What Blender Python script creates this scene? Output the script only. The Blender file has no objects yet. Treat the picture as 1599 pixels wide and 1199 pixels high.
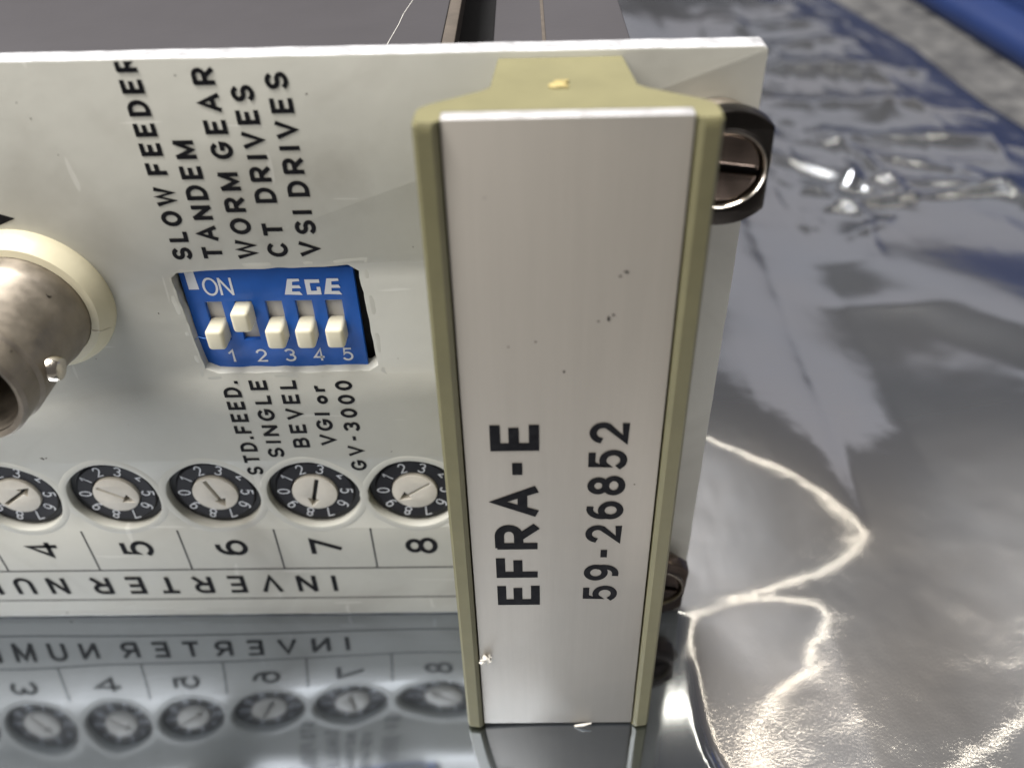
import bpy, bmesh, math, random
import numpy as np
from mathutils import Vector, Matrix

random.seed(7)
MM = 0.001                      # every dimension below is in millimetres
S = bpy.context.scene
COL = S.collection

# ------------------------------------------------------------------ camera
def R3(yaw, pitch, roll):
    cy, sy = math.cos(yaw), math.sin(yaw)
    f = Vector((sy*math.cos(pitch), cy*math.cos(pitch), -math.sin(pitch)))
    r = Vector((cy, -sy, 0)); u = r.cross(f)
    c, s = math.cos(roll), math.sin(roll)
    return c*r + s*u, -s*r + c*u, f
CAM = Vector((57.32, -60.54, 82.72))
r_, u_, f_ = R3(-0.0236, 0.681, -0.0292)
cd = bpy.data.cameras.new('camera')
cam = bpy.data.objects.new('camera', cd); COL.objects.link(cam)
M = Matrix((r_, u_, -f_)).transposed().to_4x4(); M.translation = CAM*MM
cam.matrix_world = M
cd.sensor_width = 36; cd.lens = 36*1349.37/1599
cd.clip_start = 0.002; cd.clip_end = 50
cd.dof.use_dof = True; cd.dof.focus_distance = 0.0745; cd.dof.aperture_fstop = 26
S.camera = cam

# ------------------------------------------------------------------ world, lamps, exposure
w = bpy.data.worlds.new('World'); S.world = w; w.use_nodes = True
bg = w.node_tree.nodes['Background']
bg.inputs[0].default_value = (1.0, 0.96, 0.95, 1); bg.inputs[1].default_value = 0.12
def area(name, loc, target, sx, sy, power, col=(1, 1, 1)):
    d = bpy.data.lights.new(name, 'AREA'); d.shape = 'RECTANGLE'; d.size = sx; d.size_y = sy
    d.energy = power; d.color = col
    o = bpy.data.objects.new(name, d); COL.objects.link(o); o.location = loc
    o.rotation_euler = (Vector(target)-Vector(loc)).to_track_quat('-Z', 'Y').to_euler()
    return o
TUBE = (0.55, 0.78, 1.36)       # a ceiling tube, running along X
area('ceiling_tube', TUBE, (0.55, 0.78, 0), 1.8, 0.011, 1.6, (1, 0.90, 0.72))
area('ceiling_panel', (-0.85, -0.80, 1.40), (0.03, 0, 0.03), 1.4, 1.4, 25, (1, 0.95, 0.89))
area('ceiling_panel', (-0.40, 0.05, 1.6), (0.05, 0.05, 0.0), 0.9, 0.9, 78, (1, 0.98, 0.95))
area('added_wall_light', (1.1, 2.4, 1.15), (0.3, 0.2, 0.2), 2.6, 1.0, 3.3, (1, 0.96, 0.99))  # added soft source like a lit far wall, mirrored to lighten the foil
S.view_settings.view_transform = 'Standard'; S.view_settings.look = 'None'
S.view_settings.exposure = 0; S.view_settings.gamma = 1
S.render.engine = 'CYCLES'
S.cycles.use_denoising = True
S.cycles.max_bounces = 10; S.cycles.glossy_bounces = 6
S.cycles.sample_clamp_indirect = 10

# ------------------------------------------------------------------ materials
def mat(name, col, rough=0.5, metal=0.0, var=0.0, vscale=200, stretch=(1, 1, 1), bump=0.0, bscale=2000, col2=None,
        spec=0.5, coat=0.0, rvar=0.0, dirt=None, blot=None, scratch=False):
    m = bpy.data.materials.new(name); m.use_nodes = True
    nt = m.node_tree; N = nt.nodes; L = nt.links
    b = N['Principled BSDF']
    b.inputs['Base Color'].default_value = (*col, 1); b.inputs['Roughness'].default_value = rough
    b.inputs['Metallic'].default_value = metal; b.inputs['Specular IOR Level'].default_value = spec
    b.inputs['Coat Weight'].default_value = coat; b.inputs['Coat Roughness'].default_value = 0.15
    tc = N.new('ShaderNodeTexCoord'); mp = N.new('ShaderNodeMapping'); mp.inputs['Scale'].default_value = stretch
    L.new(tc.outputs['Object'], mp.inputs[0])
    last = None
    if var or col2:
        n = N.new('ShaderNodeTexNoise'); n.inputs['Scale'].default_value = vscale; n.inputs['Detail'].default_value = 6
        n.inputs['Roughness'].default_value = 0.62
        L.new(mp.outputs[0], n.inputs['Vector'])
        cr = N.new('ShaderNodeValToRGB')
        c2 = col2 or tuple(c*(1-var) for c in col)
        cr.color_ramp.elements[0].color = (*c2, 1); cr.color_ramp.elements[0].position = 0.33
        cr.color_ramp.elements[1].color = (*col, 1); cr.color_ramp.elements[1].position = 0.66
        L.new(n.outputs[0], cr.inputs[0]); last = cr.outputs[0]
        if rvar:
            mr = N.new('ShaderNodeMapRange'); mr.inputs[1].default_value = 0.3; mr.inputs[2].default_value = 0.7
            mr.inputs[3].default_value = max(rough-rvar, 0.02); mr.inputs[4].default_value = rough+rvar
            L.new(n.outputs[0], mr.inputs[0]); L.new(mr.outputs[0], b.inputs['Roughness'])
    if blot:                     # broad stains
        bcol, bs, amt = blot
        v = N.new('ShaderNodeTexNoise'); v.inputs['Scale'].default_value = bs; v.inputs['Detail'].default_value = 5
        v.inputs['Distortion'].default_value = 1.2
        L.new(tc.outputs['Object'], v.inputs['Vector'])
        ml = N.new('ShaderNodeMapRange'); ml.inputs[1].default_value = 0.52; ml.inputs[2].default_value = 0.78; ml.inputs[4].default_value = amt
        L.new(v.outputs[0], ml.inputs[0])
        mx = N.new('ShaderNodeMixRGB'); mx.inputs[2].default_value = (*bcol, 1)
        L.new(ml.outputs[0], mx.inputs[0]); L.new(last, mx.inputs[1]); last = mx.outputs[0]
    if scratch:                  # hair-fine pale scratches
        for q, (ax, sc) in enumerate((((1, 1, 14), 70), ((9, 1, 1.6), 60))):
            mp2 = N.new('ShaderNodeMapping'); mp2.inputs['Scale'].default_value = ax
            mp2.inputs['Rotation'].default_value = (0, 0.5+1.3*q, 0)
            L.new(tc.outputs['Object'], mp2.inputs[0])
            v = N.new('ShaderNodeTexNoise'); v.inputs['Scale'].default_value = sc; v.inputs['Detail'].default_value = 2
            L.new(mp2.outputs[0], v.inputs['Vector'])
            ml = N.new('ShaderNodeMapRange'); ml.inputs[1].default_value = 0.69; ml.inputs[2].default_value = 0.705; ml.inputs[4].default_value = 0.35
            L.new(v.outputs[0], ml.inputs[0])
            mx = N.new('ShaderNodeMixRGB'); mx.inputs[2].default_value = (0.72, 0.71, 0.66, 1)
            L.new(ml.outputs[0], mx.inputs[0]); L.new(last, mx.inputs[1]); last = mx.outputs[0]
    if dirt:                     # small specks with a shape of their own
        dcol, dscale, thr = dirt
        v = N.new('ShaderNodeTexNoise'); v.inputs['Scale'].default_value = dscale; v.inputs['Detail'].default_value = 3
        L.new(tc.outputs['Object'], v.inputs['Vector'])
        ml = N.new('ShaderNodeMapRange'); ml.inputs[1].default_value = thr; ml.inputs[2].default_value = thr+0.035
        L.new(v.outputs[0], ml.inputs[0])
        mx = N.new('ShaderNodeMixRGB'); mx.inputs[2].default_value = (*dcol, 1)
        L.new(ml.outputs[0], mx.inputs[0])
        if last: L.new(last, mx.inputs[1])
        else: mx.inputs[1].default_value = (*col, 1)
        last = mx.outputs[0]
    if last: L.new(last, b.inputs['Base Color'])
    if bump:
        n2 = N.new('ShaderNodeTexNoise'); n2.inputs['Scale'].default_value = bscale; n2.inputs['Detail'].default_value = 4
        L.new(mp.outputs[0], n2.inputs['Vector'])
        bp = N.new('ShaderNodeBump'); bp.inputs['Strength'].default_value = 1; bp.inputs['Distance'].default_value = bump*MM
        L.new(n2.outputs[0], bp.inputs['Height']); L.new(bp.outputs[0], b.inputs['Normal'])
    return m

MAT = {}
MAT['panel'] = mat('painted_panel', (0.535, 0.53, 0.475), 0.42, var=0.10, vscale=90, bump=0.02, bscale=700, rvar=0.08, blot=((0.36, 0.345, 0.30), 55, 0.8), scratch=True,
                   dirt=((0.22, 0.19, 0.14), 420, 0.735))
MAT['bare'] = mat('bare_aluminium_edge', (0.56, 0.56, 0.58), 0.6, 0.35, var=0.45, vscale=700, bump=0.14, bscale=1100)
MAT['ink'] = mat('black_ink', (0.008, 0.008, 0.010), 0.6, var=0.5, vscale=1500, col2=(0.016, 0.016, 0.018), spec=0.08)
MAT['line'] = mat('thin_ink_line', (0.04, 0.04, 0.045), 0.6, spec=0.1)
MAT['olive'] = mat('olive_plastic', (0.170, 0.157, 0.080), 0.52, var=0.12, vscale=300, bump=0.02, bscale=1800)
MAT['gate'] = mat('cut_plastic', (0.42, 0.34, 0.14), 0.5, var=0.4, vscale=900)
MAT['plate'] = mat('brushed_aluminium', (0.42, 0.39, 0.345), 0.50, 0.40, var=0.05, vscale=1100, stretch=(1, 1, 0.03),
                   bump=0.012, bscale=2600, blot=((0.34, 0.325, 0.295), 45, 0.6), dirt=((0.05, 0.05, 0.05), 330, 0.76))
MAT['plate_edge'] = mat('cut_aluminium', (0.60, 0.59, 0.60), 0.5, 0.5, var=0.3, vscale=900, bump=0.05, bscale=2000)
MAT['blue'] = mat('blue_switch_plastic', (0.010, 0.115, 0.52), 0.40, var=0.12, vscale=400, bump=0.01, bscale=1500)
MAT['cream'] = mat('cream_plastic', (0.76, 0.71, 0.54), 0.42, var=0.06, vscale=500)
MAT['white'] = mat('white_print', (0.78, 0.80, 0.84), 0.5)
MAT['slot'] = mat('slot_floor', (0.60, 0.58, 0.54), 0.7)
MAT['dark'] = mat('dark_cavity', (0.012, 0.012, 0.013), 0.6)
MAT['dial'] = mat('black_dial_plastic', (0.026, 0.026, 0.031), 0.45, spec=0.15, var=0.2, vscale=500, bump=0.01, bscale=1500)
MAT['rotor'] = mat('offwhite_rotor', (0.66, 0.62, 0.54), 0.45, var=0.15, vscale=450)
MAT['ring'] = mat('ivory_insulator', (0.74, 0.68, 0.49), 0.38, var=0.10, vscale=260, bump=0.02, bscale=900)
MAT['nickel'] = mat('worn_nickel', (0.37, 0.325, 0.27), 0.50, 0.9, var=0.28, vscale=500, bump=0.03, bscale=420, rvar=0.10,
                    dirt=((0.04, 0.035, 0.03), 620, 0.70))
MAT['chrome'] = mat('bright_nickel', (0.70, 0.64, 0.55), 0.16, 1.0)
MAT['blackmetal'] = mat('black_washer', (0.030, 0.026, 0.023), 0.30, 0.85, var=0.3, vscale=700, bump=0.015, bscale=1500)
MAT['screw'] = mat('dark_bronze_screw', (0.20, 0.155, 0.13), 0.24, 0.9, var=0.45, vscale=400, bump=0.03, bscale=900)
MAT['cover'] = mat('dark_grey_cover', (0.045, 0.042, 0.046), 0.42, 0.0, var=0.10, vscale=120, bump=0.01, bscale=1800)
MAT['board'] = mat('brown_board_edge', (0.075, 0.06, 0.047), 0.6, var=0.3, vscale=600)
MAT['table'] = mat('speckled_counter', (0.095, 0.093, 0.09), 0.65, col2=(0.022, 0.022, 0.024), vscale=150, bump=0.05, bscale=500)
MAT['case'] = mat('blue_case_plastic', (0.005, 0.017, 0.075), 0.5, var=0.15, vscale=90)
MAT['fluff'] = mat('torn_plastic_fluff', (0.78, 0.75, 0.68), 0.7)
MAT['thread'] = mat('blue_thread', (0.10, 0.25, 0.65), 0.7)

def foil_mat():
    m = bpy.data.materials.new('metallised_film'); m.use_nodes = True
    nt = m.node_tree; N = nt.nodes; L = nt.links; N.remove(N['Principled BSDF'])
    out = N['Material Output']
    tc = N.new('ShaderNodeTexCoord'); at = N.new('ShaderNodeAttribute'); at.attribute_name = 'grain'
    n2 = N.new('ShaderNodeTexNoise'); n2.inputs['Scale'].default_value = 3600; n2.inputs['Detail'].default_value = 2
    L.new(tc.outputs['Object'], n2.inputs['Vector'])
    bp = N.new('ShaderNodeBump'); bp.inputs['Distance'].default_value = 0.009*MM
    L.new(at.outputs['Fac'], bp.inputs['Strength']); L.new(n2.outputs[0], bp.inputs['Height'])
    n3 = N.new('ShaderNodeTexNoise'); n3.inputs['Scale'].default_value = 35; n3.inputs['Detail'].default_value = 4
    L.new(tc.outputs['Object'], n3.inputs['Vector'])
    cr = N.new('ShaderNodeValToRGB'); cr.color_ramp.elements[0].position = .35; cr.color_ramp.elements[1].position = .7
    cr.color_ramp.elements[0].color = (.54, .555, .59, 1); cr.color_ramp.elements[1].color = (.60, .58, .575, 1)
    L.new(n3.outputs[0], cr.inputs[0])
    a = N.new('ShaderNodeBsdfGlossy'); a.inputs['Roughness'].default_value = .045; sc = N.new('ShaderNodeAttribute'); sc.attribute_name = 'scuff'; L.new(sc.outputs['Fac'], a.inputs['Roughness'])      # the clear mirror of the film
    b = N.new('ShaderNodeBsdfGlossy'); b.inputs['Roughness'].default_value = .34       # the haze of its scuffed face
    tint = N.new('ShaderNodeMixRGB'); tint.inputs[1].default_value = (.37, .405, .455, 1)  # front film coloured darker and bluer to dim the panel's reflection
    L.new(at.outputs['Fac'], tint.inputs[0]); L.new(cr.outputs[0], tint.inputs[2])
    for g in (a, b):
        L.new(tint.outputs[0], g.inputs['Color']); L.new(bp.outputs[0], g.inputs['Normal'])
    mr = N.new('ShaderNodeMapRange'); mr.inputs[3].default_value = .04; mr.inputs[4].default_value = .44
    L.new(at.outputs['Fac'], mr.inputs[0])
    mx = N.new('ShaderNodeMixShader'); L.new(mr.outputs[0], mx.inputs[0])
    L.new(a.outputs[0], mx.inputs[1]); L.new(b.outputs[0], mx.inputs[2]); L.new(mx.outputs[0], out.inputs['Surface'])
    return m
MAT['foil'] = foil_mat()

# ------------------------------------------------------------------ helpers
def thing(name, loc, label, cat, group=None):
    o = bpy.data.objects.new(name, None); COL.objects.link(o); o.location = Vector(loc)*MM
    o.empty_display_size = 0.01
    o['label'] = label; o['category'] = cat
    if group: o['group'] = group
    return o
def put(name, me, m, parent=None, smooth=35, kind=None):
    """links a mesh whose vertices are in world millimetres"""
    for v in me.vertices: v.co *= MM
    mats = m if isinstance(m, (list, tuple)) else [m]
    for x in mats: me.materials.append(MAT[x])
    if smooth is not None:
        for p in me.polygons: p.use_smooth = True
        me.set_sharp_from_angle(angle=math.radians(smooth))
    me.update()
    o = bpy.data.objects.new(name, me); COL.objects.link(o)
    if parent is not None:
        o.parent = parent
        if parent.type == 'EMPTY': o.matrix_parent_inverse = Matrix.Translation(-parent.location)
    if kind: o['kind'] = kind
    return o
def mesh(vs, fs, name='m'):
    me = bpy.data.meshes.new(name); me.from_pydata([tuple(v) for v in vs], [], fs); me.update(); return me
def fill2d(loops, depth, bevel=0.0, segs=2):
    """2D outline with holes, extruded; returns mesh in its own xy plane, z from -depth/2 to depth/2"""
    cu = bpy.data.curves.new('c', 'CURVE'); cu.dimensions = '2D'; cu.fill_mode = 'BOTH'
    for lp in loops:
        sp = cu.splines.new('POLY'); sp.points.add(len(lp)-1); sp.use_cyclic_u = True
        for p, q in zip(sp.points, lp): p.co = (q[0], q[1], 0, 1)
    cu.extrude = max(depth/2-bevel, 0); cu.bevel_depth = bevel; cu.bevel_resolution = segs; cu.offset = -bevel
    o = bpy.data.objects.new('c', cu); COL.objects.link(o)
    dg = bpy.context.evaluated_depsgraph_get()
    me = bpy.data.meshes.new_from_object(o.evaluated_get(dg))
    bpy.data.objects.remove(o); bpy.data.curves.remove(cu)
    me.materials.clear()
    bm = bmesh.new(); bm.from_mesh(me); bmesh.ops.remove_doubles(bm, verts=bm.verts, dist=1e-4)
    bmesh.ops.recalc_face_normals(bm, faces=bm.faces); bm.to_mesh(me); bm.free()
    return me
def xz(me, y):                  # outline plane -> the panel's X/Z plane, local z -> -Y (towards the viewer)
    for v in me.vertices: v.co = (v.co.x, y-v.co.z, v.co.y)
    me.flip_normals() if False else None
    fix(me); return me
def fix(me):
    bm = bmesh.new(); bm.from_mesh(me); bmesh.ops.recalc_face_normals(bm, faces=bm.faces); bm.to_mesh(me); bm.free()
def circle(cx, cy, r, n=64, jit=0.0, a0=0):
    out = []
    ph = [random.uniform(0, 6.28) for _ in range(4)]
    for i in range(n):
        a = a0+2*math.pi*i/n
        rr = r+jit*sum(math.sin((k+2)*a+ph[k]) for k in range(4))/2
        out.append((cx+rr*math.cos(a), cy+rr*math.sin(a)))
    return out
def lathe(prof, cx, cz, n=64, close=True):
    """profile [(radius, y)] turned about an axis along Y through (cx, cz)"""
    vs, fs = [], []
    for r, y in prof:
        for i in range(n):
            a = 2*math.pi*i/n; vs.append((cx+r*math.cos(a), y, cz+r*math.sin(a)))
    for j in range(len(prof)-1):
        for i in range(n):
            k = (i+1) % n; fs.append((j*n+i, j*n+k, (j+1)*n+k, (j+1)*n+i))
    if close:
        fs.append(tuple(range(n))); fs.append(tuple((len(prof)-1)*n+i for i in range(n)))
    me = mesh(vs, fs); fix(me); return me
def box(x0, x1, y0, y1, z0, z1, bev=0.0, segs=3):
    bm = bmesh.new(); bmesh.ops.create_cube(bm, size=1)
    for v in bm.verts: v.co = ((x0+x1)/2+v.co.x*(x1-x0), (y0+y1)/2+v.co.y*(y1-y0), (z0+z1)/2+v.co.z*(z1-z0))
    if bev: bmesh.ops.bevel(bm, geom=bm.edges[:], offset=bev, segments=segs, affect='EDGES', profile=0.5)
    me = bpy.data.meshes.new('b'); bm.to_mesh(me); bm.free(); return me
def tube(pts, r, n=8):
    vs, fs = [], []; pts = [Vector(p) for p in pts]
    for i, p in enumerate(pts):
        t = (pts[min(i+1, len(pts)-1)]-pts[max(i-1, 0)]).normalized()
        a = t.orthogonal().normalized(); b = t.cross(a)
        for k in range(n):
            q = 2*math.pi*k/n; rr = r if isinstance(r, (int, float)) else r[i]
            vs.append(p+rr*(math.cos(q)*a+math.sin(q)*b))
    for i in range(len(pts)-1):
        for k in range(n):
            l = (k+1) % n; fs.append((i*n+k, i*n+l, (i+1)*n+l, (i+1)*n+k))
    fs.append(tuple(range(n))); fs.append(tuple((len(pts)-1)*n+k for k in range(n)))
    me = mesh(vs, fs); fix(me); return me
def join(ms):
    vs, fs, mi = [], [], []
    for m in ms:
        o = len(vs); vs += [v.co.copy() for v in m.vertices]
        for p in m.polygons: fs.append([o+i for i in p.vertices]); mi.append(p.material_index)
    me = mesh(vs, fs)
    for p, i in zip(me.polygons, mi): p.material_index = i
    return me

# ------------------------------------------------------------------ lettering: a stroke font of our own
def arc(cx, cy, rx, ry, a0, a1, n=12):
    return [(cx+rx*math.cos(math.radians(a0+(a1-a0)*i/n)), cy+ry*math.sin(math.radians(a0+(a1-a0)*i/n))) for i in range(n+1)]
def ell(cx, cy, rx, ry, n=28): return arc(cx, cy, rx, ry, 0, 360, n)
BOWL = lambda w, y0, y1: [(0, y1), (w-(y1-y0)/2, y1)]+arc(w-(y1-y0)/2, (y0+y1)/2, (y1-y0)/2, (y1-y0)/2, 90, -90, 10)[1:]+[(0, y0)]
Scurve = arc(.32, .735, .29, .265, 25, 270, 16)+arc(.32, .245, .315, .245, 90, -155, 16)[1:]
G = {
 'A': (.76, [[(0, 0), (.38, 1), (.76, 0)], [(.14, .33), (.62, .33)]]),
 'B': (.64, [[(0, 0), (0, 1)], BOWL(.58, .52, 1), BOWL(.64, 0, .52)]),
 'C': (.72, [arc(.38, .5, .38, .5, 42, 318, 22)]),
 'D': (.68, [[(0, 0), (0, 1), (.26, 1)]+arc(.26, .5, .42, .5, 90, -90, 16)[1:]+[(0, 0)]]),
 'E': (.58, [[(.58, 1), (0, 1), (0, 0), (.58, 0)], [(0, .52), (.50, .52)]]),
 'F': (.56, [[(.56, 1), (0, 1), (0, 0)], [(0, .50), (.48, .50)]]),
 'G': (.76, [arc(.38, .5, .38, .5, 42, 330, 22)+[(.74, .45), (.42, .45)]]),
 'I': (.0, [[(0, 0), (0, 1)]]),
 'L': (.52, [[(0, 1), (0, 0), (.52, 0)]]),
 'M': (.84, [[(0, 0), (0, 1)], [(0, 1), (.42, .12), (.84, 1)], [(.84, 1), (.84, 0)]]),
 'N': (.68, [[(0, 0), (0, 1)], [(0, 1), (.68, 0)], [(.68, 0), (.68, 1)]]),
 'O': (.78, [ell(.39, .5, .39, .5)]),
 'R': (.66, [[(0, 0), (0, 1)], BOWL(.64, .46, 1), [(.30, .46), (.66, 0)]]),
 'S': (.64, [Scurve]),
 'T': (.64, [[(0, 1), (.64, 1)], [(.32, 1), (.32, 0)]]),
 'U': (.68, [[(0, 1), (0, .34)]+arc(.34, .34, .34, .34, 180, 360, 12)[1:]+[(.68, 1)]]),
 'V': (.72, [[(0, 1), (.36, 0), (.72, 1)]]),
 'W': (1.0, [[(0, 1), (.25, 0), (.5, .95), (.75, 0), (1.0, 1)]]),
 'o': (.42, [ell(.21, .27, .23, .27)]),
 'r': (.30, [[(0, 0), (0, .56)], [(0, .36)]+arc(.22, .34, .20, .22, 160, 70, 6)]),
 '.': (.0, [[(0, -.03), (0, .10)]]),
 '-': (.34, [[(.05, .45), (.29, .45)]]),
 '0': (.56, [ell(.28, .5, .28, .5)]),
 '1': (.30, [[(0, .74), (.26, 1), (.26, 0)]]),
 '2': (.60, [arc(.30, .70, .29, .30, 165, -32, 14)+[(.02, 0), (.60, 0)]]),
 '3': (.58, [arc(.27, .75, .27, .25, 150, -80, 12), arc(.27, .27, .30, .27, 85, -150, 14)]),
 '4': (.62, [[(.46, 0), (.46, 1), (0, .28), (.62, .28)]]),
 '5': (.60, [[(.54, 1), (.12, 1), (.06, .52)]+arc(.28, .33, .31, .33, 125, -145, 16)]),
 '6': (.60, [ell(.30, .31, .29, .31), [(.03, .40)]+arc(.36, .58, .34, .42, 190, 80, 8)]),
 '7': (.58, [[(0, 1), (.58, 1), (.20, 0)]]),
 '8': (.60, [ell(.30, .76, .25, .24), ell(.30, .26, .30, .26)]),
 '9': (.60, [ell(.30, .69, .29, .31), [(.57, .60)]+arc(.24, .42, .34, .42, 10, -100, 8)]),
 'Q': (.62, [[(.62, .62), (.10, .62), (.34, 1)]]),                 # the dials' open four
}
def ribbon(pts, hw, vs, fs, lift, place):
    P = [Vector(p) for p in pts]; closed = (P[0]-P[-1]).length < 1e-5
    if closed: P = P[:-1]
    n = len(P); base = len(vs)
    for i in range(n):
        a = P[i-1] if (i > 0 or closed) else None; b = P[(i+1) % n] if (i < n-1 or closed) else None
        d1 = (P[i]-a).normalized() if a is not None else None
        d2 = (b-P[i]).normalized() if b is not None else None
        p = P[i].copy()
        if d1 is None: nn = Vector((-d2.y, d2.x)); k = 1; p -= d2*hw*.55
        elif d2 is None: nn = Vector((-d1.y, d1.x)); k = 1; p += d1*hw*.55
        else:
            n1 = Vector((-d1.y, d1.x)); n2 = Vector((-d2.y, d2.x)); nn = n1+n2
            if nn.length < 1e-4: nn = n1
            nn.normalize(); k = min(1/max(nn.dot(n1), .3), 1.9)
        for sgn in (1, -1): vs.append(place(p+nn*(sgn*hw*k), lift))
    m = n if closed else n-1
    for i in range(m):
        a = base+2*i; b = base+2*((i+1) % n); fs.append((a, a+1, b+1, b))
def text(s, org, du, dv, h, length, stroke, place3, gap=.34, jitter=0.0, widen=1.0, lift0=0.03):
    """s starts at org; du reading direction, dv letter-up direction in the plane; place3(x, z, lift) -> world point"""
    x = 0; items = []
    for ch in s:
        if ch == ' ': x += .42; continue
        wd, st = G[ch]; items.append((x, st)); x += wd*widen+gap
    x -= gap
    k = (length/(x*h)) if length else 1.0
    vs, fs = [], []; lift = lift0; du = Vector(du); dv = Vector(dv); org = Vector(org)
    for x0, st in items:
        jx, jy = random.uniform(-jitter, jitter), random.uniform(-jitter, jitter)
        for pl in st:
            q = [org+du*((x0+u*widen)*h*k+jx)+dv*(v*h+jy) for u, v in pl]
            ribbon(q, stroke/2, vs, fs, lift, lambda p, l: place3(p.x, p.y, l)); lift += 0.0025
    return mesh(vs, fs)
onpanel = lambda x, z, l: (x, -l, z)
def faceY(me):                   # make flat print face the viewer (-Y)
    for p in me.polygons:
        if p.normal.y > 0: p.flip()
    me.update(); return me

# ------------------------------------------------------------------ the counter
me = mesh([(-260, -160, -1.2), (420, -160, -1.2), (420, 620, -1.2), (-260, 620, -1.2)], [(0, 1, 2, 3)])
o = put('tabletop', me, 'table', smooth=None); o['kind'] = 'structure'; o['label'] = 'grey speckled counter top under the silver film'

# ------------------------------------------------------------------ the film under the module: a height field in mm
def vnoise(x, y, seed):
    rs = np.random.RandomState(seed); T = rs.rand(256, 256)
    xi = np.floor(x).astype(int); yi = np.floor(y).astype(int); fx = x-xi; fy = y-yi
    fx = fx**3*(fx*(fx*6-15)+10); fy = fy**3*(fy*(fy*6-15)+10)
    g = lambda a, b: T[a % 256, b % 256]
    return (g(xi, yi)*(1-fx)+g(xi+1, yi)*fx)*(1-fy)+(g(xi, yi+1)*(1-fx)+g(xi+1, yi+1)*fx)*fy-.5
def sst(a, b, x):
    t = np.clip((x-a)/(b-a), 0, 1); return t*t*(3-2*t)
def seg(x, y, a, b):
    ax, ay = a; bx, by = b; dx, dy = bx-ax, by-ay
    t = np.clip(((x-ax)*dx+(y-ay)*dy)/(dx*dx+dy*dy), 0, 1)
    return np.hypot(x-ax-t*dx, y-ay-t*dy), t
def polysd(x, y, P):             # signed distance, positive inside
    d = np.full(x.shape, 1e9); ins = np.zeros(x.shape, bool)
    for i in range(len(P)):
        a, b = P[i], P[(i+1) % len(P)]
        d = np.minimum(d, seg(x, y, a, b)[0])
        c = ((a[1] > y) != (b[1] > y)) & (x < (b[0]-a[0])*(y-a[1])/((b[1]-a[1]) or 1e-9)+a[0])
        ins ^= c
    return np.where(ins, d, -d)
def rounded(P, it=3):
    for _ in range(it):
        Q = []
        for i in range(len(P)):
            a, b = P[i], P[(i+1) % len(P)]
            Q += [(a[0]*.75+b[0]*.25, a[1]*.75+b[1]*.25), (a[0]*.25+b[0]*.75, a[1]*.25+b[1]*.75)]
        P = Q
    return P
xs = np.unique(np.concatenate([np.arange(-70, 70, 1.0), np.arange(70, 115, .4), np.arange(115, 176, .8)]))
ys = np.unique(np.concatenate([np.arange(-60, -24, 1.0), np.arange(-24, 34, .4), np.arange(34, 130, .8), np.arange(130, 262, 1.6)]))
X, Y = np.meshgrid(xs, ys)
# slope along Y at which the ceiling tube mirrors to the viewer
cx, cy, cz = CAM; lx, ly, lz = [v*1000 for v in TUBE]
dc = np.sqrt((X-cx)**2+(Y-cy)**2+cz**2)
dl = np.sqrt((ly-Y)**2+lz**2)*1.08
hy_ = (cy-Y)/dc+(ly-Y)/dl; hz_ = cz/dc+lz/dl
S0 = -hy_/hz_
loopA = rounded([(66, 27), (80, 25), (92, 19), (100.5, 12.2), (95, 6), (84, 3), (76, -.4), (66, 2)], 2)
loopB = rounded([(75.5, -1), (82, 1.2), (90.5, .8), (88.8, -4), (81, -11.5), (74.5, -18.5), (66, -27), (68, -10)], 2)
loopC = [(93, -21.5), (98, -18.4), (103, -16.2), (108, -13.2), (116, -9), (140, -40), (90, -40)]
wob = 1.1*vnoise(X/5, Y/5, 3)+.5*vnoise(X/2.2, Y/2.2, 4)
sdA = polysd(X, Y, loopA); sdB = polysd(X, Y, loopB); sdC = polysd(X, Y, loopC)
sd = np.maximum(np.maximum(sdA, sdB), sdC)+wob*.45
fm = sst(4, -1, Y)
Xn = X+fm*(1.4*vnoise(X*0, Y/7, 71)+.5*vnoise(X*0, Y/2.6, 72)+.06*(Y+6))
right = sst(66+7.6*fm, 72+3.8*fm, Xn)
near = sst(44, 24, Y)
sl = S0+.028*np.tanh(sd/.75)+.0085*np.clip(sd, -1e9, 0)+.008*np.clip(sd, 0, 8)
sl = np.clip(sl, np.minimum(-.02, S0-.05), S0+.06)
sl = sl*right*near
dy = np.gradient(ys)[:, None]
hR = np.cumsum(sl*dy, 0)
hR -= hR[np.argmin(abs(ys-0)), :][None, :]
hR *= 1.0
# broad swells and creases behind and to the right
far = sst(20, 60, Y)*sst(74, 84, X)
sw = 3.2*vnoise(X/38+3.3, Y/52+1.7, 11)+1.6*vnoise(X/17, Y/26, 12)+.5*vnoise(X/8, Y/12, 13)
creases = [((108, 122), (137, 94), 1.9, 2.4), ((118, 96), (156, 104), 1.7, 2.2), ((130, 128), (138, 92), 1.6, 2.2),
           ((137, 96), (118, 82), 1.4, 2.2), ((128, 110), (160, 104), 1.1, 3.0), ((120, 132), (165, 128), 1.2, 4),
           ((112, 150), (170, 150), 1.3, 5), ((110, 178), (166, 172), 1.2, 5), ((120, 205), (165, 214), 1.2, 6),
           ((150, 120), (166, 84), .9, 4), ((122, 100), (134, 122), 1.0, 2.2), ((134, 122), (152, 112), .9, 2.4), ((142, 140), (158, 160), 1.0, 3), ((116, 106), (128, 86), .9, 2.0), ((128, 190), (156, 196), 1.2, 3.5), ((136, 222), (160, 232), 1.4, 4), ((96, 120), (118, 100), .5, 4), ((104, 60), (140, 56), .5, 6)]
cr = np.zeros_like(X)
for a, b, hgt, wd in creases:
    d, t = seg(X, Y, a, b)
    cr += hgt*1.5*np.exp(-(d/wd)**1.15)*(0.25+.75*np.sin(np.pi*np.clip(t, .03, .97)))
crm = sst(44, 60, Y)
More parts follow.
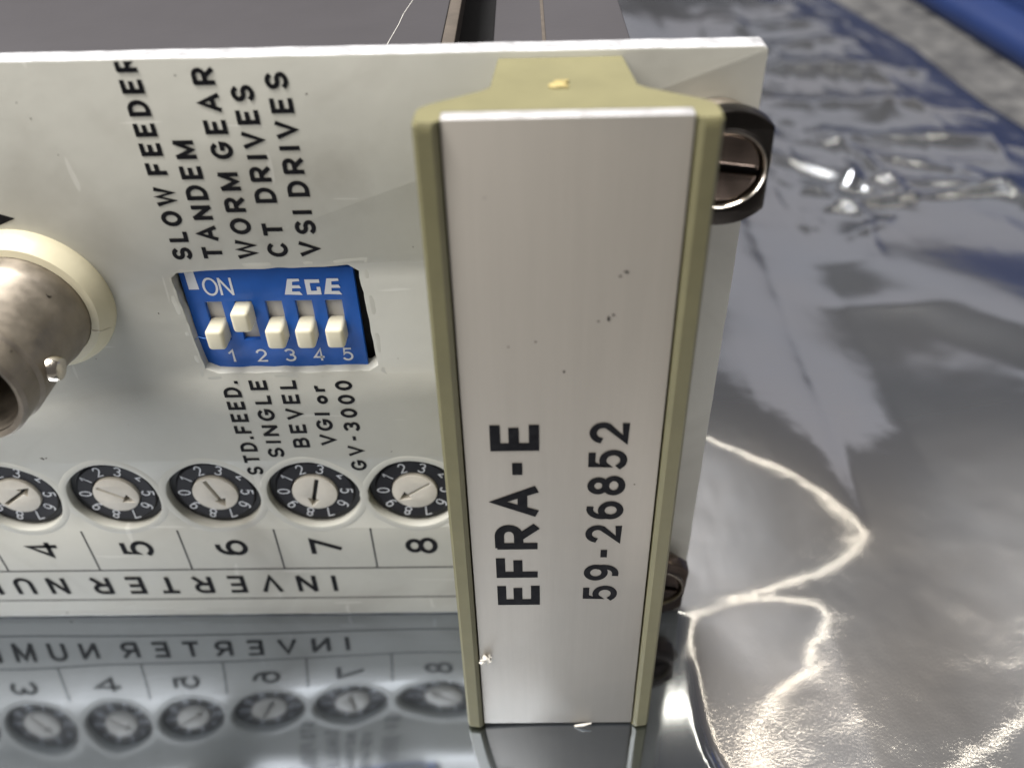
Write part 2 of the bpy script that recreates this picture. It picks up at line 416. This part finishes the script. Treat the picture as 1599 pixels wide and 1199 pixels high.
rid = lambda a, q, k: 1-2*np.abs(vnoise(X/a+.3*vnoise(X/30, Y/30, k+50), Y/(a*q), k))*1.6
crk = sst(100, 118, X)*sst(66, 84, Y)
cr = cr+crk*(1.1*rid(15, 1.5, 61)**3*sst(.2, .8, vnoise(X/30, Y/40, 62)+.5)+.40*rid(7, 1.6, 63)**3)+.22*rid(17, 1.5, 64)**2*sst(30, 50, Y)
# the flat part in front of the panel tilts a little along its length
sfront = -.075*sst(42, 14, X)+.020*sst(38, 46, X)*sst(60, 50, X)
hF = sfront*np.clip(Y, -40, 0)+.12*vnoise(X/14, Y/14, 21)*sst(0, -6, Y)
front = 1-right
h = hR*right+far*sw*1.0*sst(176, 156, X)+cr*crm*sst(74, 84, X)+hF*front
ov = np.sqrt(((X-141)/17)**2+((Y-70)/28)**2)
uu = (X-141)*.60+(Y-70)*.80
vv = Y+.40*(X-141)
hump = 6.4*sst(101, 140, X)*(.45*sst(90, 34, vv)+.55*.5*(np.tanh((62-vv)/20)+1))-.5*sst(110, 130, X)*sst(60, 80, vv)*sst(130, 95, vv)
h = h*(1-.9*sst(1.35, .85, ov))+hump
h += .06*(np.logaddexp(0, (X-75)/1.6)*1.6-np.logaddexp(0, (X-84)/1.6)*1.6)*sst(50, 20, Y)
h += right*(.04*vnoise(X/3.1, Y/3.1, 31)+.012*vnoise(X/1.1, Y/1.1, 32))
hmin = -.95
h = np.where(h < 0, hmin*np.tanh(h/hmin), h)
base = -.13
under = (1-sst(68, 73, X))*sst(-1.0, 2.5, Y)
h = h*(1-under)+base*under
h = h+base*front*(1-under)*.6
h = np.where((X > 49.5) & (X < 70) & (Y > -14.6), np.minimum(h, base), h)
lip = 3.0*vnoise(Y/19, Y*0, 5)
edge_x = np.interp(ys, [-60, 40, 136, 150, 171, 194, 208, 229, 262], [174.6, 174.6, 174.4, 172, 170, 169.5, 166.3, 162.6, 157])[:, None]
Xe = np.where(X > 110, 110+(X-110)*(edge_x-110)/(xs[-1]-110), X)+lip*.25*sst(150, 175, X)
ed = sst(5, 0, edge_x-Xe)
h = h*(1-ed)+(-1.0)*ed
ny, nx = X.shape
vs = np.stack([Xe, Y, h-.02], -1).reshape(-1, 3)
idx = np.arange(ny*nx).reshape(ny, nx)
fs = np.stack([idx[:-1, :-1], idx[:-1, 1:], idx[1:, 1:], idx[1:, :-1]], -1).reshape(-1, 4)
me = bpy.data.meshes.new('film'); me.from_pydata(vs.tolist(), [], fs.tolist()); me.update()
ga = me.attributes.new('grain', 'FLOAT', 'POINT')
gr = (right*(.45+.55*sst(40, 5, Y))).reshape(-1)
ga.data.foreach_set('value', gr.astype(np.float32))
gb = me.attributes.new('scuff', 'FLOAT', 'POINT')
gb.data.foreach_set('value', (.07+right*(.005+.085*sst(26, 50, Y))).reshape(-1).astype(np.float32))
film = put('foil_bag', me, 'foil', smooth=180)
film['label'] = 'crinkled silver antistatic film bag spread under the rack module'; film['category'] = 'foil bag'
sm = film.modifiers.new('thickness', 'SOLIDIFY'); sm.thickness = .08*MM; sm.offset = -1

# ------------------------------------------------------------------ the rack module
mod = thing('rack_module', (10, 30, 0), 'cream rack module standing on its side with olive handle, dip switch and rotary dials', 'electronic module')
ZT, XR, XL, TH = 63.1, 74.2, -54.0, 2.0
DX = [(k+.5)*10.16 for k in range(-3, 5)]        # dials 1..8 -> the ones in view or mirrored
ZD = 19.5
# front panel with its cut-outs
out = []
n = 90
for i in range(n+1): out.append((XL+(XR-XL-.5)*i/n, random.uniform(-.03, .03)))
for i in range(5): a = math.radians(-90+90*(i+1)/5); out.append((XR-.5+.5*math.cos(a), .5+.5*math.sin(a)))
for i in range(1, 40): out.append((XR+random.uniform(-.03, .03), .5+(ZT-1.0)*i/40))
for i in range(6): a = math.radians(90*i/5); out.append((XR-.5+.5*math.cos(a), ZT-.5+.5*math.sin(a)))
for i in range(n, -1, -1): out.append((XL+(XR-XL-.5)*i/n, ZT+random.uniform(-.02, .02)))
hole = []
HC = [(28.0, 45.95), (43.6, 46.4), (44.05, 35.35), (28.6, 35.3)]
for i in range(4):
    a, b = HC[i], HC[(i+1) % 4]
    for j in range(1, 16):
        t = j/16; jt = .07 if i != 0 else .12
        hole.append((a[0]+(b[0]-a[0])*t+random.uniform(-jt, jt), a[1]+(b[1]-a[1])*t+random.uniform(-jt, jt)))
loops = [out, hole]+[circle(x, ZD, 4.66, 56, .05) for x in DX]
me = xz(fill2d(loops, TH, .12, 1), TH/2)
for p in me.polygons:
    p.material_index = 1 if (abs(p.normal.y) < .45 and (p.center.z > ZT-.25 or p.center.x > XR-.2 or p.center.z < .15)) else 0
panel = put('front_panel', me, ['panel', 'bare'], mod, 30)
# rolled lips of the overlay round the cut-outs
def lip_loop(loop, r, name, hgt=.14):
    n = len(loop); vs, fs = [], []; k = 6
    for i, (x, z) in enumerate(loop):
        a = Vector(loop[i-1]); b = Vector(loop[(i+1) % n]); t = (b-a).normalized(); nn = Vector((t.y, -t.x))
        rr = r*random.uniform(.75, 1.25)
        for j in range(k):
            q = math.pi*j/(k-1)
            vs.append((x+nn.x*(-r+1.0*r*-math.cos(q)), .02-hgt*rr*math.sin(q), z+nn.y*(-r+1.0*r*-math.cos(q))))
    for i in range(n):
        for j in range(k-1):
            a = i*k+j; b = ((i+1) % n)*k+j; fs.append((a, a+1, b+1, b))
    me = mesh(vs, fs); fix(me)
    return put(name, me, 'panel', panel, 60)
for x in DX: lip_loop(circle(x, ZD, 5.42, 48, .10), .38, 'hole_rim', .10)
hl = []
for i in range(4):
    a, b = [(27.2, 46.6), (44.6, 47.2), (44.9, 34.5), (27.9, 34.5)][i], [(27.2, 46.6), (44.6, 47.2), (44.9, 34.5), (27.9, 34.5)][(i+1) % 4]
    for j in range(14):
        t = j/14; hl.append((a[0]+(b[0]-a[0])*t+random.uniform(-.10, .10), a[1]+(b[1]-a[1])*t+random.uniform(-.10, .10)))
lip_loop(list(reversed(hl)), .40, 'hole_rim', .05)

def words(s, org, du, dv, h, length, stroke, **k):
    return put('lettering', faceY(text(s, org, du, dv, h, length, stroke, onpanel, **k)), 'ink', panel, None)
UP, LEFT = (0, 1), (-1, 0)
cap = 1.32
t_ = text('SLOW FEEDER', (30.28, 47.25), UP, LEFT, 1.26, 15.95, .345, onpanel, gap=.62, jitter=.03)
bm = bmesh.new(); bm.from_mesh(t_)
bmesh.ops.bisect_plane(bm, geom=bm.verts[:]+bm.edges[:]+bm.faces[:], plane_co=(0, 0, ZT-.14), plane_no=(0, 0, 1), clear_outer=True)
bm.to_mesh(t_); bm.free(); put('lettering', faceY(t_), 'ink', panel, None)
words('TANDEM', (32.80, 47.25), UP, LEFT, cap, 9.75, .345, gap=.62, jitter=.03)
words('WORM GEAR', (35.55, 47.25), UP, LEFT, cap, 15.0, .345, gap=.62, jitter=.03)
words('CT  DRIVES', (38.05, 47.35), UP, LEFT, cap, 13.65, .345, gap=.62, jitter=.03)
words('VSI DRIVES', (40.62, 47.40), UP, LEFT, cap, 14.45, .345, gap=.62, jitter=.03)
words('STD.FEED.', (31.05, 22.75), UP, LEFT, 1.30, 11.6, .32, gap=.58, jitter=.02)
words('SINGLE', (33.58, 25.10), UP, LEFT, 1.28, 9.35, .32, gap=.58, jitter=.02)
words('BEVEL', (36.22, 26.35), UP, LEFT, 1.28, 8.05, .32, gap=.58, jitter=.02)
words('VGI or', (38.80, 26.60), UP, LEFT, 1.24, 7.1, .33, gap=.5, jitter=.02)
words('GV-3000', (41.30, 23.20), UP, LEFT, 1.24, 11.0, .32, gap=.58, jitter=.02)
for k, ch in enumerate('345678'):
    c = DX[k+2]
    words(ch, (c+1.5, 10.75), UP, LEFT, 2.9, 2.0, .56)
words('INVERTER', (35.55, 6.80), (-1, 0), (0, -1), 2.45, 26.9, .52, gap=.88)
words('NUMBER', (5.35, 6.80), (-1, 0), (0, -1), 2.45, 20.6, .52, gap=.88)
words('V', (16.3, 49.6), UP, LEFT, 4.2, 2.9, 1.1)
def rule(x0, x1, z0, z1, lift):
    return put('ruled_line', faceY(mesh([(x0, -lift, z0), (x1, -lift, z0), (x1, -lift, z1), (x0, -lift, z1)], [(0, 1, 2, 3)])), 'line', panel, None)
rule(-50, 54, 8.08, 8.28, .02); rule(-50, 54, 2.95, 3.12, .02)
for k in range(-2, 5): rule(k*10.16-.09, k*10.16+.09, 8.3, 14.6, .024)

for x, z, r in ((9.95, 25.15, .17), (26.1, 41.9, .07), (41.9, 60.4, .07), (37.9, 60.9, .05), (32.9, 61.9, .07), (22.6, 56.2, .05), (21.0, 60.2, .05), (21.6, 59.0, .06), (48.3, 47.9, .05), (10.35, 25.2, .10), (44.1, 25.5, .07), (19.2, 37.2, .05)):
    if r: put('speck', faceY(mesh([onpanel(a, b, .012) for a, b in circle(x, z, r, 9, r*.6)], [tuple(range(9))])), 'board', panel, None)
# ---- dip switch
dip = put('dip_switch', join([xz(fill2d([[(28.35, 35.05), (42.95, 35.05), (42.95, 45.55), (28.35, 45.55)]]
        +[[(30.54+2.58*k-.72, 38.3), (30.54+2.58*k+.72, 38.3), (30.54+2.58*k+.72, 42.3), (30.54+2.58*k-.72, 42.3)] for k in range(5)], .5, .06, 1), 1.25)]),
        'blue', mod, 30)
put('slot_floor', box(28.5, 42.8, 1.55, 1.95, 36, 44.6), 'slot', dip, None)
put('switch_body', box(28.3, 43.0, 3.05, 7, 35, 45.6), 'dark', dip, None)
ondip = lambda x, z, l: (x, 1.0-l, z)
for k in range(5):
    xc = 30.54+2.58*k; zc = 41.25 if k == 1 else 39.45
    put('slider', box(xc-.78, xc+.78, -.80, 1.6, zc-1.02, zc+1.02, .34, 4), 'cream', dip, 60)
    put('lettering', faceY(text('12345'[k], (30.60+2.57*k+(0 if k else .1), 35.95), (1, 0), (0, 1), 1.22, .80 if k else .4, .20, ondip)), 'white', dip, None)
put('lettering', faceY(text('ON', (30.15, 43.05), (1, 0), (0, 1), 1.60, 2.35, .20, ondip, gap=.2)), 'white', dip, None)
lg = []
def poly(ps): lg.append(mesh([(x, .965-.003*len(lg), z) for x, z in ps], [tuple(range(len(ps)))]))
def E_logo(x, z, sk):            # a slanted E of three ragged bars
    poly([(x+.00, z), (x+.62, z), (x+.72+sk, z+1.55), (x+.30+sk, z+1.55)])
    for q, (a, b) in enumerate(((0, .30), (.62, .30), (1.25, .30))):
        o_ = sk*a/1.55
        poly([(x+.4+o_, z+a), (x+1.52+o_-.1*q, z+a-.06*(1-q)), (x+1.30+o_, z+a+b), (x+.4+o_, z+a+b)])
E_logo(36.85, 42.95, .18)
for ps in ([(38.75, 42.92), (39.15, 42.92), (39.15, 44.42), (38.75, 44.42)], [(39.15, 42.92), (39.98, 42.92), (39.98, 43.3), (39.15, 43.3)],
           [(39.15, 44.08), (39.98, 44.08), (39.98, 44.42), (39.15, 44.42)], [(39.66, 43.3), (39.98, 43.3), (39.98, 43.68), (39.66, 43.68)]): poly(ps)
E_logo(40.22, 42.95, .10)
put('logo_print', faceY(join(lg)), 'white', dip, None)
put('index_mark', faceY(mesh([(28.85, .97, 43.6), (29.72, .97, 43.6), (29.62, .97, 45.5), (28.85, .97, 45.5)], [(0, 1, 2, 3)])), 'white', dip, None)
put('thread', tube([(28.1, .4, 38.6), (28.7, .3, 39.2), (29.2, .3, 39.0), (29.7, .2, 39.15)], .03, 6), 'thread', dip, 60)

# ---- rotary dials
ARW = {2: 60, 3: 34, 4: -32, 5: -68, 6: -104, 7: -147, 0: 20, 1: -80}
ARW = {0: 20, 1: 140, 2: 60, 3: 36, 4: -32, 5: -70, 6: -105, 7: -145}
for k, x in enumerate(DX):
    sw_ = put('rotary_switch', join([lathe([(2.42, .72), (3.82, .70), (3.98, .85), (4.0, 8), (2.42, 8)], x, ZD, 64, False)]), 'dial', mod, 30)
    put('switch_housing', lathe([(4.03, 1.0), (4.55, .95), (4.56, TH+.1), (4.9, TH+.2), (4.9, 8), (4.03, 8)], x, ZD, 56, False), 'dark', sw_, 30)
    th = math.radians(ARW[k]); wd = .24 if k in (4, 7) else .42; c_, s_ = math.cos(th), math.sin(th)
    zr = ZD-.05
    ar = [(-1.95, -wd/2), (.85, -wd/2), (.85, -.62), (1.98, 0), (.85, .62), (.85, wd/2), (-1.95, wd/2)]
    ar = [(x+c_*a-s_*b, zr+s_*a+c_*b) for a, b in ar]
    put('rotor', xz(fill2d([circle(x, zr, 2.28, 48), ar], 1.6, .05, 1), .42+.8), 'rotor', sw_, 30)
    put('arrow_slot', lathe([(2.2, 1.15), (2.2, 1.6)], x, zr, 32), 'dark', sw_, None)
    dg = []
    for d in range(10):
        an = math.radians(180-36*d); ra = 2.62
        dv = Vector((math.cos(an), math.sin(an))); du = Vector((dv.y, -dv.x))
        ch = 'Q' if d == 4 else str(d)
        wd_ = .26 if d == 1 else .60
        dg.append(text(ch, Vector((x, ZD))+dv*ra-du*wd_/2, du, dv, 1.16, wd_, .125, lambda a, b, l: (a, .70-l, b)))
    put('lettering', faceY(join(dg)), 'white', sw_, None)

# ---- bayonet socket
BX, BZ = 16.3, 43.65
bnc = put('bayonet_socket', lathe([(3.9, -12.6), (4.3, -12.8), (4.55, -12.5), (4.6, -10.6), (4.85, -10.3), (4.85, -4.0), (5.0, -3.7), (5.1, -3.2), (5.1, -1.0), (3.9, -1.0), (3.9, -12.4)], BX, BZ, 72, False), 'nickel', mod, 35)
ring = put('insulator_ring', lathe([(5.0, .1), (6.45, .1), (6.52, -.6), (6.35, -1.15), (5.75, -1.95), (5.15, -2.05), (5.0, -1.6)], BX, BZ, 96, False), 'ring', bnc, 40)
put('socket_insert', lathe([(3.4, -2.2), (3.4, -2.0)], BX, BZ, 48), 'dark', bnc, None)
put('inner_sleeve', lathe([(2.3, -2.2), (2.3, -7.2), (1.6, -7.2), (1.6, -2.2)], BX, BZ, 40, False), 'ring', bnc, 35)
put('centre_pin', lathe([(.6, -2.2), (.6, -8.5), (.2, -9)], BX, BZ, 24), 'chrome', bnc, 35)
for a in (-7, 173):
    d = Vector((math.cos(math.radians(a)), 0, math.sin(math.radians(a))))
    P0 = Vector((BX, -8.9, BZ))
    put('bayonet_lug', tube([P0+d*4.5, P0+d*5.35, P0+d*5.6, P0+d*5.66], [1.0, 1.0, .85, .35], 24), 'chrome', bnc, 50)
cr_a = math.radians(-22)
put('crack', tube([(BX+math.cos(cr_a)*r, y, BZ+math.sin(cr_a)*r) for r, y in ((5.12, -2.08), (5.78, -1.98), (6.38, -1.15))], .035, 5), 'fluff', ring, None)

# ---- handle: one extruded section, leaning out slightly towards the foot
def lean(z): return -13.75+2.2*z/63.1         # Y of the plate's face
sec = [(55.5, -.02), (55.1, -5.6), (54.6, -6.2), (51.4, -8.5), (50.85, -9.1), (50.7, -9.7), (50.7, -10.9), (50.95, -11.25), (51.9, -11.35), (52.25, -11.1),
       (52.25, -9.7)]
sec += [(118.9+.85-x-.0, y) for x, y in reversed(sec)]
YF = -10.9
vs, fs = [], []
zs_ = [.05, .25, 20, 40, 61.9, 62.35, 62.6]
for z in zs_:
    ins = .12 if z in (.05, 62.6) else 0
    for x, y in sec:
        cxm = 59.87
        k = (lean(z)-.45)/-11.35
        yy = y*k if y < -1 else y
        zz = z+(.35*(-y/11.0) if z > 61 else 0)
        vs.append((x+(ins if x < cxm else -ins), yy+(ins if y < -8 else 0), zz))
ns = len(sec)
for j in range(len(zs_)-1):
    for i in range(ns):
        k = (i+1) % ns; fs.append((j*ns+i, j*ns+k, (j+1)*ns+k, (j+1)*ns+i))
fs.append(tuple(range(ns))); fs.append(tuple((len(zs_)-1)*ns+i for i in range(ns)))
me = mesh(vs, fs)
bm = bmesh.new(); bm.from_mesh(me); bmesh.ops.triangulate(bm, faces=[f for f in bm.faces if len(f.verts) > 4])
bmesh.ops.recalc_face_normals(bm, faces=bm.faces); bm.to_mesh(me); bm.free()
handle = put('handle', me, 'olive', mod, 30)
me = box(52.38, 67.36, 0, 1.15, 0.18, 63.0, .10, 2)
for v in me.vertices: v.co.y += lean(v.co.z)
for p in me.polygons: p.material_index = 1 if p.normal.z > .6 else 0
put('name_strip', me, ['plate', 'plate_edge'], handle, 30)
onstrip = lambda x, z, l: (x, lean(z)-l, z)
put('lettering', faceY(text('EFRA-E', (57.72, 19.35), UP, LEFT, 2.95, 20.2, .78, onstrip, gap=.50, lift0=.02)), 'ink', handle, None)
put('lettering', faceY(text('59-26852', (64.62, 19.65), UP, LEFT, 2.45, 20.0, .55, onstrip, gap=.46, lift0=.02)), 'ink', handle, None)
for x, z, r in ((63.9, 52.6, .14), (63.5, 52.3, .09), (62.9, 49.0, .16), (63.2, 49.3, .10), (62.2, 48.8, .07), (59.9, 44.6, .10), (57.9, 47.2, .07), (54.8, 58.0, .05), (65.6, 33.5, .06), (56.0, 46.8, .06)):
    put('speck', faceY(mesh([onstrip(a, b, .012) for a, b in circle(x, z, r, 9, r*.5)], [tuple(range(9))])), 'ink', handle, None)
gm = fill2d([circle(59.6, -5.9, .62, 16, .22)], .16, .05, 1)
for v in gm.vertices: v.co.z += 62.86
put('moulding_gate', gm, 'gate', handle, 60)
for q in range(5):
    z = 11.3+random.uniform(-.5, .5); x = 52.9+random.uniform(-.6, .6)
    put('torn_burr', tube([(x, lean(z)-.05, z), (x+random.uniform(-.4, .4), lean(z)-.4, z+random.uniform(-.3, .4)), (x+random.uniform(-.8, .8), lean(z)-.3, z+random.uniform(-.6, .6))], [.22, .2, .06], 7), 'fluff', handle, 60)
put('torn_burr', tube([(61.6, lean(0)-.2, -.05), (62.4, lean(0)-.3, .3), (63.3, lean(0)-.25, .55)], [.1, .14, .05], 7), 'fluff', handle, 60)

# ---- captive screws with flatted collars
def collar(cx, cz, yf, rot, cm='blackmetal'):
    flat, r = 3.05, 4.25
    pts = []
    for i in range(72):
        a = 2*math.pi*i/72; x = max(-flat, min(flat, r*math.cos(a))); z = r*math.sin(a)
        if abs(r*math.cos(a)) > flat: z = math.copysign(min(abs(z), math.sqrt(r*r-flat*flat)), z)
        pts.append((cx+x*math.cos(rot)-z*math.sin(rot), cz+x*math.sin(rot)+z*math.cos(rot)))
    scr = put('captive_screw', lathe([(2.9, -.03), (3.3, -.03), (3.45, yf*.35), (3.5, yf+1.45), (2.9, yf+1.45)], cx, cz, 48, False), 'nickel', mod, 35)
    put('collar', xz(fill2d([pts, circle(cx, cz, 2.86, 48)], 1.5, .14, 2), yf+.75), cm, scr, 30)
    put('collar_rim', lathe([(2.84, yf+.6), (2.84, yf-.02), (2.72, yf-.05), (2.6, yf+.12), (2.6, yf+.6)], cx, cz, 48, False), 'chrome', scr, 40)
    hd = []
    ta = math.radians(-9)+rot
    for sg in (1, -1):           # two half heads either side of the slot
        o_ = []
        for i in range(25):
            a = math.pi*i/24; x = 2.5*math.cos(a); z = max(2.5*math.sin(a), .30)
            x = 2.48*math.cos(a) if 2.5*math.sin(a) > .3 else math.copysign(2.48, math.cos(a))
            z *= sg
            o_.append((cx+x*math.cos(ta)-z*math.sin(ta), cz+x*math.sin(ta)+z*math.cos(ta)))
        hd.append(xz(fill2d([o_], 1.2, .22, 3), yf+.85))
    put('screw_head', join(hd), 'screw', scr, 40)
    put('screw_slot', lathe([(2.55, yf+1.0), (2.55, yf+1.6)], cx, cz, 40), 'dark', scr, 40)  # black floor colour stands in for the shade inside the slot
collar(71.1, 56.3, -5.0, math.radians(1))
collar(70.7, 7.4, -2.7, math.radians(-3), 'screw')

# ---- body behind the panel
cov = put('side_cover', box(-52, 50.6, 2.6, 150, 56.6, 60.0, .1), 'cover', mod, 30)
put('board_edge', box(50.62, 51.7, 2.6, 150, 58.2, 59.95, .1), 'board', mod, 30)
put('scratch', tube([(46.1, 10, 60.02), (46.6, 17, 60.02), (46.7, 20, 60.02), (47.4, 27, 60.02)], .03, 5), 'slot', cov, 60)
rail = put('side_rail', box(54.9, 66.1, 2.6, 150, 4, 60.0, .15), 'cover', mod, 30)
put('seam', box(58.9, 59.2, 2.7, 149, 59.9, 60.08, .03), 'board', rail, 30)
put('chassis', box(-50, 54, 3, 148, 4, 50, .2), 'dark', mod, 30)

# ------------------------------------------------------------------ blue case on the counter
case = thing('storage_case', (205, 230, -1.2), 'blue plastic case with a rounded foot bead on the grey counter', 'plastic case')
prof = [(0.4, 0), (-.6, 1.2), (-.6, 4.6), (.4, 6.4), (2.4, 7.3), (7.5, 8.0), (9.2, 8.6), (9.9, 8.2), (10.2, 7.0), (10.9, 7.0), (11.3, 8.6), (13, 14), (15, 29), (16.5, 31), (60, 32), (62, 31), (62, 0)]
prof = [(a, b) for a, b in prof]
dv = Vector((-5.9, 63.5)).normalized(); nv = Vector((dv.y, -dv.x))
org = Vector((191.5, 168))
vs, fs = [], []
for t in np.linspace(-110, 260, 8):
    for a, b in prof:
        q = org+dv*float(t)+nv*a; vs.append((q.x, q.y, b-1.2))
m_ = len(prof)
for j in range(7):
    for i in range(m_):
        k = (i+1) % m_; fs.append((j*m_+i, j*m_+k, (j+1)*m_+k, (j+1)*m_+i))
fs.append(tuple(range(m_))); fs.append(tuple(7*m_+i for i in range(m_)))
me = mesh(vs, fs); fix(me)
put('case_body', me, 'case', case, 50)
